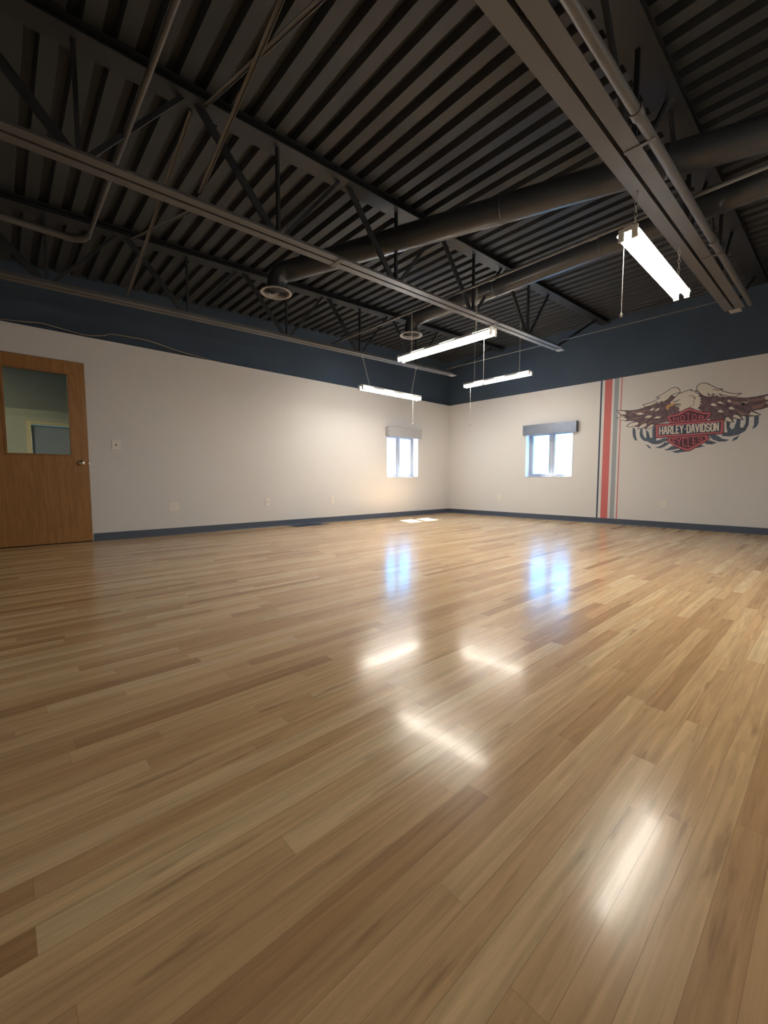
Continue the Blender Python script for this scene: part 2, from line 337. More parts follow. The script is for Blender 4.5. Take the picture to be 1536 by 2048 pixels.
# ================================================================ ROOF JOISTS
def joist(y, hw, xend, label, first=-2.3):
    r = empty('roof_joist', (2.6, y, zb(2.6))); tag(r, label, 'joist', 'open web roof joists')
    t, leg, g = .006, .05, .010
    def chord(name, zf, x0, x1, up, m_, hw):
        s = 1 if up else -1
        c = MB()
        for q in (-1, 1):
            sec = [Vector((0, q*g, 0)), Vector((0, q*hw, 0)), Vector((0, q*hw, s*t)), Vector((0, q*(g+t), s*t)), Vector((0, q*(g+t), s*leg)), Vector((0, q*g, s*leg))]
            c.prism(sec, (x0, y, zf(x0)), (x1, y, zf(x1)))
        return c.build(name, m_, r)
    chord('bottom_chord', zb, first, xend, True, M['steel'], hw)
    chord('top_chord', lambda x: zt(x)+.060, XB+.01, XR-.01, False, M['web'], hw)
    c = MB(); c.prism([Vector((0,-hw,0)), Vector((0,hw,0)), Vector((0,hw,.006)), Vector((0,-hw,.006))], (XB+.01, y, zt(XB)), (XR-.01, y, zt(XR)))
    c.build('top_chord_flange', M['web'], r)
    P0, P = .40, 1.165; k0 = -2; zlo = lambda x: zb(x)+.03; zhi = lambda x: zt(x)+.02
    for k in range(k0, 5):
        xb = P0+k*P
        if xb > xend: break
        MB().bar((xb, y, zlo(xb)), (xb, y, zhi(xb)), .026, .020, (0,1,0)).build('web_member', M['web'], r)
        for sgn, wd in ((-1, .050), (1, .026)):
            xt = xb+sgn*P*.47; xs = xb+sgn*.035
            MB().bar((xs, y, zlo(xs)), (xt, y, zhi(xt)), .018, wd, (0,1,0)).build('web_member', M['web'], r)
    MB().bar((xend-.05, y, zlo(xend)), (XR-.35, y, zhi(XR-.35)), .018, .03, (0,1,0)).build('web_member', M['web'], r)
    # pairs of stitch plates gripping the two chord angles
    for x in ((2.08, 4.32) if 2 < y < 4 else ()):
        MB().box(x-.018, x+.018, y-hw-.004, y+hw+.004, zb(x)-.005, zb(x)-.001).build('bridging_clip', M['slot'], r)
    MB().box(xend-.02, xend+.10, y-.05, y+.05, zb(xend)-.006, zb(xend)).build('end_plate', M['grille'], r)
    return r
joist(.8985, .0865, 5.98, 'nearest wide roof joist, running above the largest lamp')
joist(2.82, .070, 5.92, 'middle roof joist crossing in front of the round ducts')
joist(4.76, .070, 5.95, 'farthest roof joist, close above the left wall paint line')

joist(-1.02, .070, 5.95, 'roof joist on the near side, past the widest joist, out of the photo')
# cross bridging between joists
def brace(a, b, label, w=.021):
    o = empty('cross_brace', a); tag(o, label, 'brace', 'diagonal braces between joists')
    m = MB(); m.bar(a, b, w, .004, (1,0,0)); m.bar(Vector(a)+Vector((w/2,0,0)), Vector(b)+Vector((w/2,0,0)), .004, w*.8, (1,0,0)); m.build('brace_angle', M['pipe'], o)
yj = (.90, 2.82, 4.76)
for i, w_ in ((0, 'nearest and middle joists'), (1, 'middle and farthest joists')):
    a, b = yj[i], yj[i+1]
    for X in (1.0,):
        brace((X, b-.05, zb(X)+.06), (X, a+.05, zt(X)-.01), 'long brace rising toward the camera between the %s' % w_)
        brace((X+.05, a+.05, zb(X)+.06), (X+.05, b-.05, zt(X)-.01), 'long brace rising toward the left wall between the %s' % w_)
for i, w_ in ((0, 'nearest and middle joists'), (1, 'middle and farthest joists')):
    o = empty('bridging_bar', (5.80, (yj[i]+yj[i+1])/2, zb(5.8))); tag(o, 'thin level bar tying the far ends of the %s' % w_, 'brace', 'level bars at the joist ends')
    MB().bar((5.80, yj[i]+.02, zb(5.8)+.075), (5.80, yj[i+1]-.02, zb(5.8)+.075), .025, .004).build('brace_angle', M['pipe'], o)

# ================================================================ PIPES AND DUCTS
def arc(c, p, q, n=8):      # quarter bend around corner c from p to q
    return [Vector(p)*(1-t)**2+Vector(c)*2*t*(1-t)+Vector(q)*t*t for t in [i/n for i in range(n+1)]]
o = empty('electrical_conduit', (3.47, 2, 2.60)); tag(o, 'thin grey conduit lying across the joists that carries the lamp chains', 'conduit')
MB().tube([(3.47, YN+.02, 2.596), (3.47, 4.83, 2.596)], .014).build('conduit_tube', M['pipe'], o)
for y in (-.9, 1.4, 2.30, 4.0): MB().tube([(3.47, y-.03, 2.596), (3.47, y+.03, 2.596)], .018).build('coupling', M['pipe'], o)
o = empty('gas_pipe', (2.2, .775, zb(2.2))); tag(o, 'round dark pipe running alongside the nearest wide joist', 'pipe')
MB().tube([(XB+.02, .768, zb(XB)+.022), (5.98, .768, zb(5.98)+.022)], .024, 16).build('pipe_run', M['pipe'], o)
for x in (.6, 2.35, 4.1): MB().tube([(x-.03, .768, zb(x)+.022), (x+.03, .768, zb(x)+.022)], .030, 16).build('coupling', M['pipe'], o); MB().box(x+.2, x+.225, .742, .890, zb(x+.2)-.004, zb(x+.2)-.0005).build('pipe_strap', M['steel'], o)
o = empty('drain_pipe', (.62, 2, 2.66)); tag(o, 'round pipe that turns a corner near the left wall above the door', 'pipe')
zp = 2.655
MB().tube([(.625, YN+.02, zp), (.625, 4.10, zp)], .014, 14).build('pipe_run', M['pipe'], o)
MB().tube(arc((.625, 4.26, zp), (.625, 4.08, zp), (.47, 4.26, zp)), [.017,.020,.023,.026,.028,.029,.029,.029,.029], 14).build('elbow', M['pipe'], o)
MB().tube([(.49, 4.26, zp), (XB+.02, 4.26, zp)], .026, 14).build('pipe_run', M['pipe'], o)

def duct(p0, p1, diff, dr, label):
    o = empty('air_duct', p1); tag(o, label, 'duct', 'round ceiling ducts')
    p0, p1, dc = Vector(p0), Vector(p1), Vector(diff); R = .100; d_ = (p1-p0).normalized()
    m = MB(); m.tube([p0, p1], R, 32, cap=False)
    L_ = (p1-p0).length; k = .6
    while k < L_: c = p0+d_*k; m.tube([c-d_*.008, c-d_*.004, c+d_*.004, c+d_*.008], [R, R+.004, R+.004, R], 32, cap=False); k += 1.1
    m.build('duct_tube', M['duct'], o)
    top = Vector((dc.x, dc.y, p1.z)); dn = Vector((dc.x, dc.y, dc.z+.02))
    m = MB(); pts = [Vector(p1)*(1-t)**2+top*2*t*(1-t)+dn*t*t for t in [i/10 for i in range(11)]]; m.tube(pts, [R*1.01-.012*i/10 for i in range(11)], 32, cap=False); m.build('elbow', M['duct'], o)
    m = MB(); m.lathe(dc, [(dr*.62, .035), (dr*.80, .012), (dr*.97, .006), (dr, 0), (dr*.97, -.005), (dr*.84, -.002), (dr*.78, .012)], 48)
    df = m.build('diffuser', M['grille'], o)
    for q in (.66, .50, .34, .18):
        m = MB(); m.lathe(dc, [(dr*(q+.10), -.004-(.7-q)*.02), (dr*q, .022-(.7-q)*.02), (dr*(q-.02), .020-(.7-q)*.02), (dr*(q+.09), -.008-(.7-q)*.02)], 40); m.build('louvre_ring', M['grille'], df, loc=(0,0,0))
    MB().lathe(dc, [(0, -.016), (dr*.10, -.014), (dr*.12, -.004), (dr*.03, .0)], 20).build('centre_knob', M['grille'], df, loc=(0,0,0))
    MB().lathe(dc, [(0, .034), (dr*.62, .034)], 32).build('throat', M['black'], df, loc=(0,0,0))
duct((3.62, .35, 2.86), (2.30, 3.92, 2.86), (2.195, 4.03, 2.645), .158, 'slanting round duct ending in a round grille, nearer the door')
duct((4.15, -2.3, 2.86), (4.15, 3.80, 2.86), (4.125, 3.97, 2.645), .150, 'farther round duct ending in a round grille above the middle lamp')

# ================================================================ FLUORESCENT LAMPS
def lamp(c, along, label, chains, pull, L_=1.22, fw=.125):
    """c: centre of tube plane"""
    c = Vector(c); r = empty('fluorescent_lamp', c); tag(r, label, 'lamp', 'hanging fluorescent shop lamps')
    ax = Vector((1,0,0)) if along == 'x' else Vector((0,1,0)); sd = Vector((0,1,0)) if along == 'x' else Vector((-1,0,0)); up = Vector((0,0,1))
    P = lambda a, s, z: c+ax*a+sd*s+up*z
    h = L_/2
    def bx(m, a0, a1, s0, s1, z0, z1):
        p, q = P(a0, s0, z0), P(a1, s1, z1); m.box(min(p.x,q.x), max(p.x,q.x), min(p.y,q.y), max(p.y,q.y), min(p.z,q.z), max(p.z,q.z))
    m = MB(); bx(m, -h, h, -.026, .026, .022, .052); m.build('ballast_housing', M['lampw'], r, .002)
    # slotted reflector wings
    n = 72
    for s in (-1, 1):
        m = MB(); rows = [(.026, .040), (.040, .036), (.048, .031), (fw/2, .012)]
        for k in range(n):
            a0, a1 = -h+L_*k/n, -h+L_*(k+1)/n
            for j in range(3):
                if j == 1 and k % 2 and (k//12) % 2 == 0: continue
                (s0, z0), (s1, z1) = rows[j], rows[j+1]
                m.add([P(a0, s*s0, z0), P(a1, s*s0, z0), P(a1, s*s1, z1), P(a0, s*s1, z1)], [[0,1,2,3]])
        m.build('reflector_wing', M['lampw'], r)
    for s in (-.036, .036):
        MB().tube([P(-h+.02, s, 0), P(h-.02, s, 0)], .019, 16).build('fluorescent_tube', M['tube'], r)
        for e in (-1, 1):
            m = MB(); bx(m, e*(h-.012), e*(h+.004), s-.017, s+.017, -.026, .045); m.build('lamp_holder', M['lampw'], r, .003)
    for a, (tx, ty, tz) in chains:
        b = P(a, 0, .052); t = Vector((tx, ty, tz)); n_ = max(4, int((t-b).length/.030)); dv = (t-b).normalized(); m = MB()
        u0 = dv.orthogonal().normalized(); w0 = dv.cross(u0)
        for i in range(n_):
            cc = b.lerp(t, (i+.5)/n_); u = (u0+w0).normalized() if i % 2 else (u0-w0).normalized(); ll = (t-b).length/n_*.62
            ring = [cc+dv*(ll*math.cos(2*PI*j/8))+u*(.008*math.sin(2*PI*j/8)) for j in range(9)]
            m.tube(ring, .0022, 5, cap=False)
        m.build('chain', M['chain'], r)
    if pull:
        a, s, zl = pull; p = P(a, s, .02); q = Vector((p.x, p.y, zl))
        m = MB(); m.tube([p, q], .0017, 6); cd = m.build('pull_cord', M['cord'], r)
        MB().lathe(q, [(0, .012), (.006, .008), (.009, -.006), (.007, -.014), (0, -.016)], 12).build('cord_pull', M['knob'], cd, loc=(0,0,0))
lamp((3.425, .940, 2.178), 'x', 'largest and nearest hanging lamp, brightly lit over the right of the floor', [(-.50, (2.95, .945, zb(2.95))), (.50, (3.93, .945, zb(3.93)))], (-.475, .065, 1.775))
lamp((3.470, 2.890, 2.106), 'y', 'lit hanging lamp in the middle, in front of a round grille', [(-.42, (3.47, 2.47, 2.570)), (.44, (3.47, 3.33, 2.570))], (-.49, -.03, 1.665))
lamp((6.074, 3.925, 2.360), 'y', 'farthest hanging lamp, lit, nearest the striped right wall', [(-.42, (6.074, 3.505, zd(6.0))), (.42, (6.074, 4.345, zd(6.0)))], (.50, 0, 1.69))
lamp((4.505, 4.740, 2.052), 'x', 'lit hanging lamp closest to the left wall, slots on its top', [(-.44, (3.93, 4.75, zb(3.9))), (.43, (5.06, 4.75, zb(5.0)))], (.47, 0, 1.645))

lamp((2.70, -1.000, 2.178), 'x', 'added unseen lamp on the near side of the room, brightening the foreground', [(-.50, (2.22, -1.0, zb(2.2))), (.50, (3.20, -1.0, zb(3.2)))], (-.475, .065, 1.775))  # extra lamp, unseen, put in to light the near floor
# ================================================================ SMALL WALL AND FLOOR FITTINGS
def plate(name, f, w_, h_, label, cat, kind, group=None):
    r = empty(name, f(0, 0, 0)); tag(r, label, cat, group)
    def bx(u0, u1, d0, d1, c0, c1, nm, mt, par, bev=0):
        p, q = f(u0, d0, c0), f(u1, d1, c1)
        m = MB().box(min(p[0],q[0]), max(p[0],q[0]), min(p[1],q[1]), max(p[1],q[1]), min(p[2],q[2]), max(p[2],q[2]))
        return m.build(nm, mt, par, bev)
    bx(-w_/2, w_/2, 0, .006, -h_/2, h_/2, 'cover_plate', M['plate'], r, .002)
    if kind == 'outlet':
        for z in (-.027, .013):
            bx(-.017, .017, .006, .008, z, z+.028, 'receptacle', M['plate'], r, .001)
        for z in (-.018, .022):
            bx(-.008, -.005, .008, .0085, z, z+.010, 'slot', M['slot'], r); bx(.005, .008, .008, .0085, z, z+.010, 'slot', M['slot'], r)
    elif kind == 'toggle':
        bx(-.005, .005, .006, .018, -.010, .012, 'toggle', M['slot'], r, .001)
    elif kind == 'double':
        bx(-.040, -.012, .006, .009, -.032, .032, 'receptacle', M['plate'], r, .001); bx(.012, .040, .006, .009, -.032, .032, 'receptacle', M['plate'], r, .001)
    elif kind == 'jack':
        bx(-.006, .006, .006, .009, -.006, .006, 'jack', M['slot'], r)
fLw = lambda X, Z: (lambda u, d_, z: (X+u, YL-d_, Z+z)); fRw = lambda Y, Z: (lambda u, d_, z: (XR-d_, Y+u, Z+z))
plate('light_switch', fLw(1.095, 1.168), .095, .120, 'white light switch at knob height beside the wooden door', 'switch', 'toggle')
plate('wall_outlet', fLw(1.733, .382), .120, .120, 'wide double wall outlet low on the left wall, nearest the door', 'outlet', 'double')
plate('wall_outlet', fLw(3.098, .396), .075, .118, 'wall plate with one dark jack low on the left wall, midway to the corner', 'outlet', 'jack')
plate('wall_outlet', fLw(4.340, .388), .075, .118, 'plain outlet low on the left wall, just short of the window', 'outlet', 'outlet')
plate('wall_outlet', fRw(4.770, .383), .075, .118, 'outlet low on the right wall, between corner and window', 'outlet', 'outlet')
plate('wall_outlet', fRw(1.864, .377), .075, .118, 'outlet low on the right wall, beneath the painted eagle', 'outlet', 'outlet')

r = empty('floor_register', (3.73, 5.88, 0)); tag(r, 'flat dark grille set in the floor along the left wall base', 'floor grille')
m = MB(); m.box(3.43, 4.03, 5.76, 5.785, 0, .006).box(3.43, 4.03, 6.035, 6.06, 0, .006).box(3.43, 3.455, 5.785, 6.035, 0, .006).box(4.005, 4.03, 5.785, 6.035, 0, .006)
m.build('register_frame', M['base'], r, .001)
m = MB(); m.box(3.455, 4.005, 5.785, 6.035, 0, .001, 1)
for i in range(22): m.box(3.462+.025*i, 3.474+.025*i, 5.785, 6.035, .001, .005)
m.build('louvre_slats', [M['base'], M['slot']], r)

m = MB(); pts = [(.10,6.128,2.437),(.30,6.105,2.452),(.44,6.10,2.470),(.62,6.10,2.452),(.85,6.11,2.436),(1.03,6.10,2.470),(1.07,6.09,2.492),(1.13,6.085,2.502),(1.30,6.085,2.508),(1.47,6.085,2.512),(1.62,6.09,2.494),(1.78,6.10,2.470),(1.92,6.105,2.452),(2.08,6.11,2.440),(2.35,6.12,2.420),(2.8,6.13,2.414)]
cp = []
for i in range(len(pts)-1):
    p0, p1, p2, p3 = [Vector(pts[max(0, min(len(pts)-1, i+k))]) for k in (-1,0,1,2)]
    for t in (0, .25, .5, .75): cp.append(.5*((2*p1)+(p2-p0)*t+(2*p0-5*p1+4*p2-p3)*t*t+(3*p1-p0-3*p2+p3)*t**3))
cp.append(Vector(pts[-1])); m.tube(cp, .004, 8)
tag(m.build('loose_cable', M['cable']), 'tan loose cable lying along the ledge atop the white left wall', 'cable')

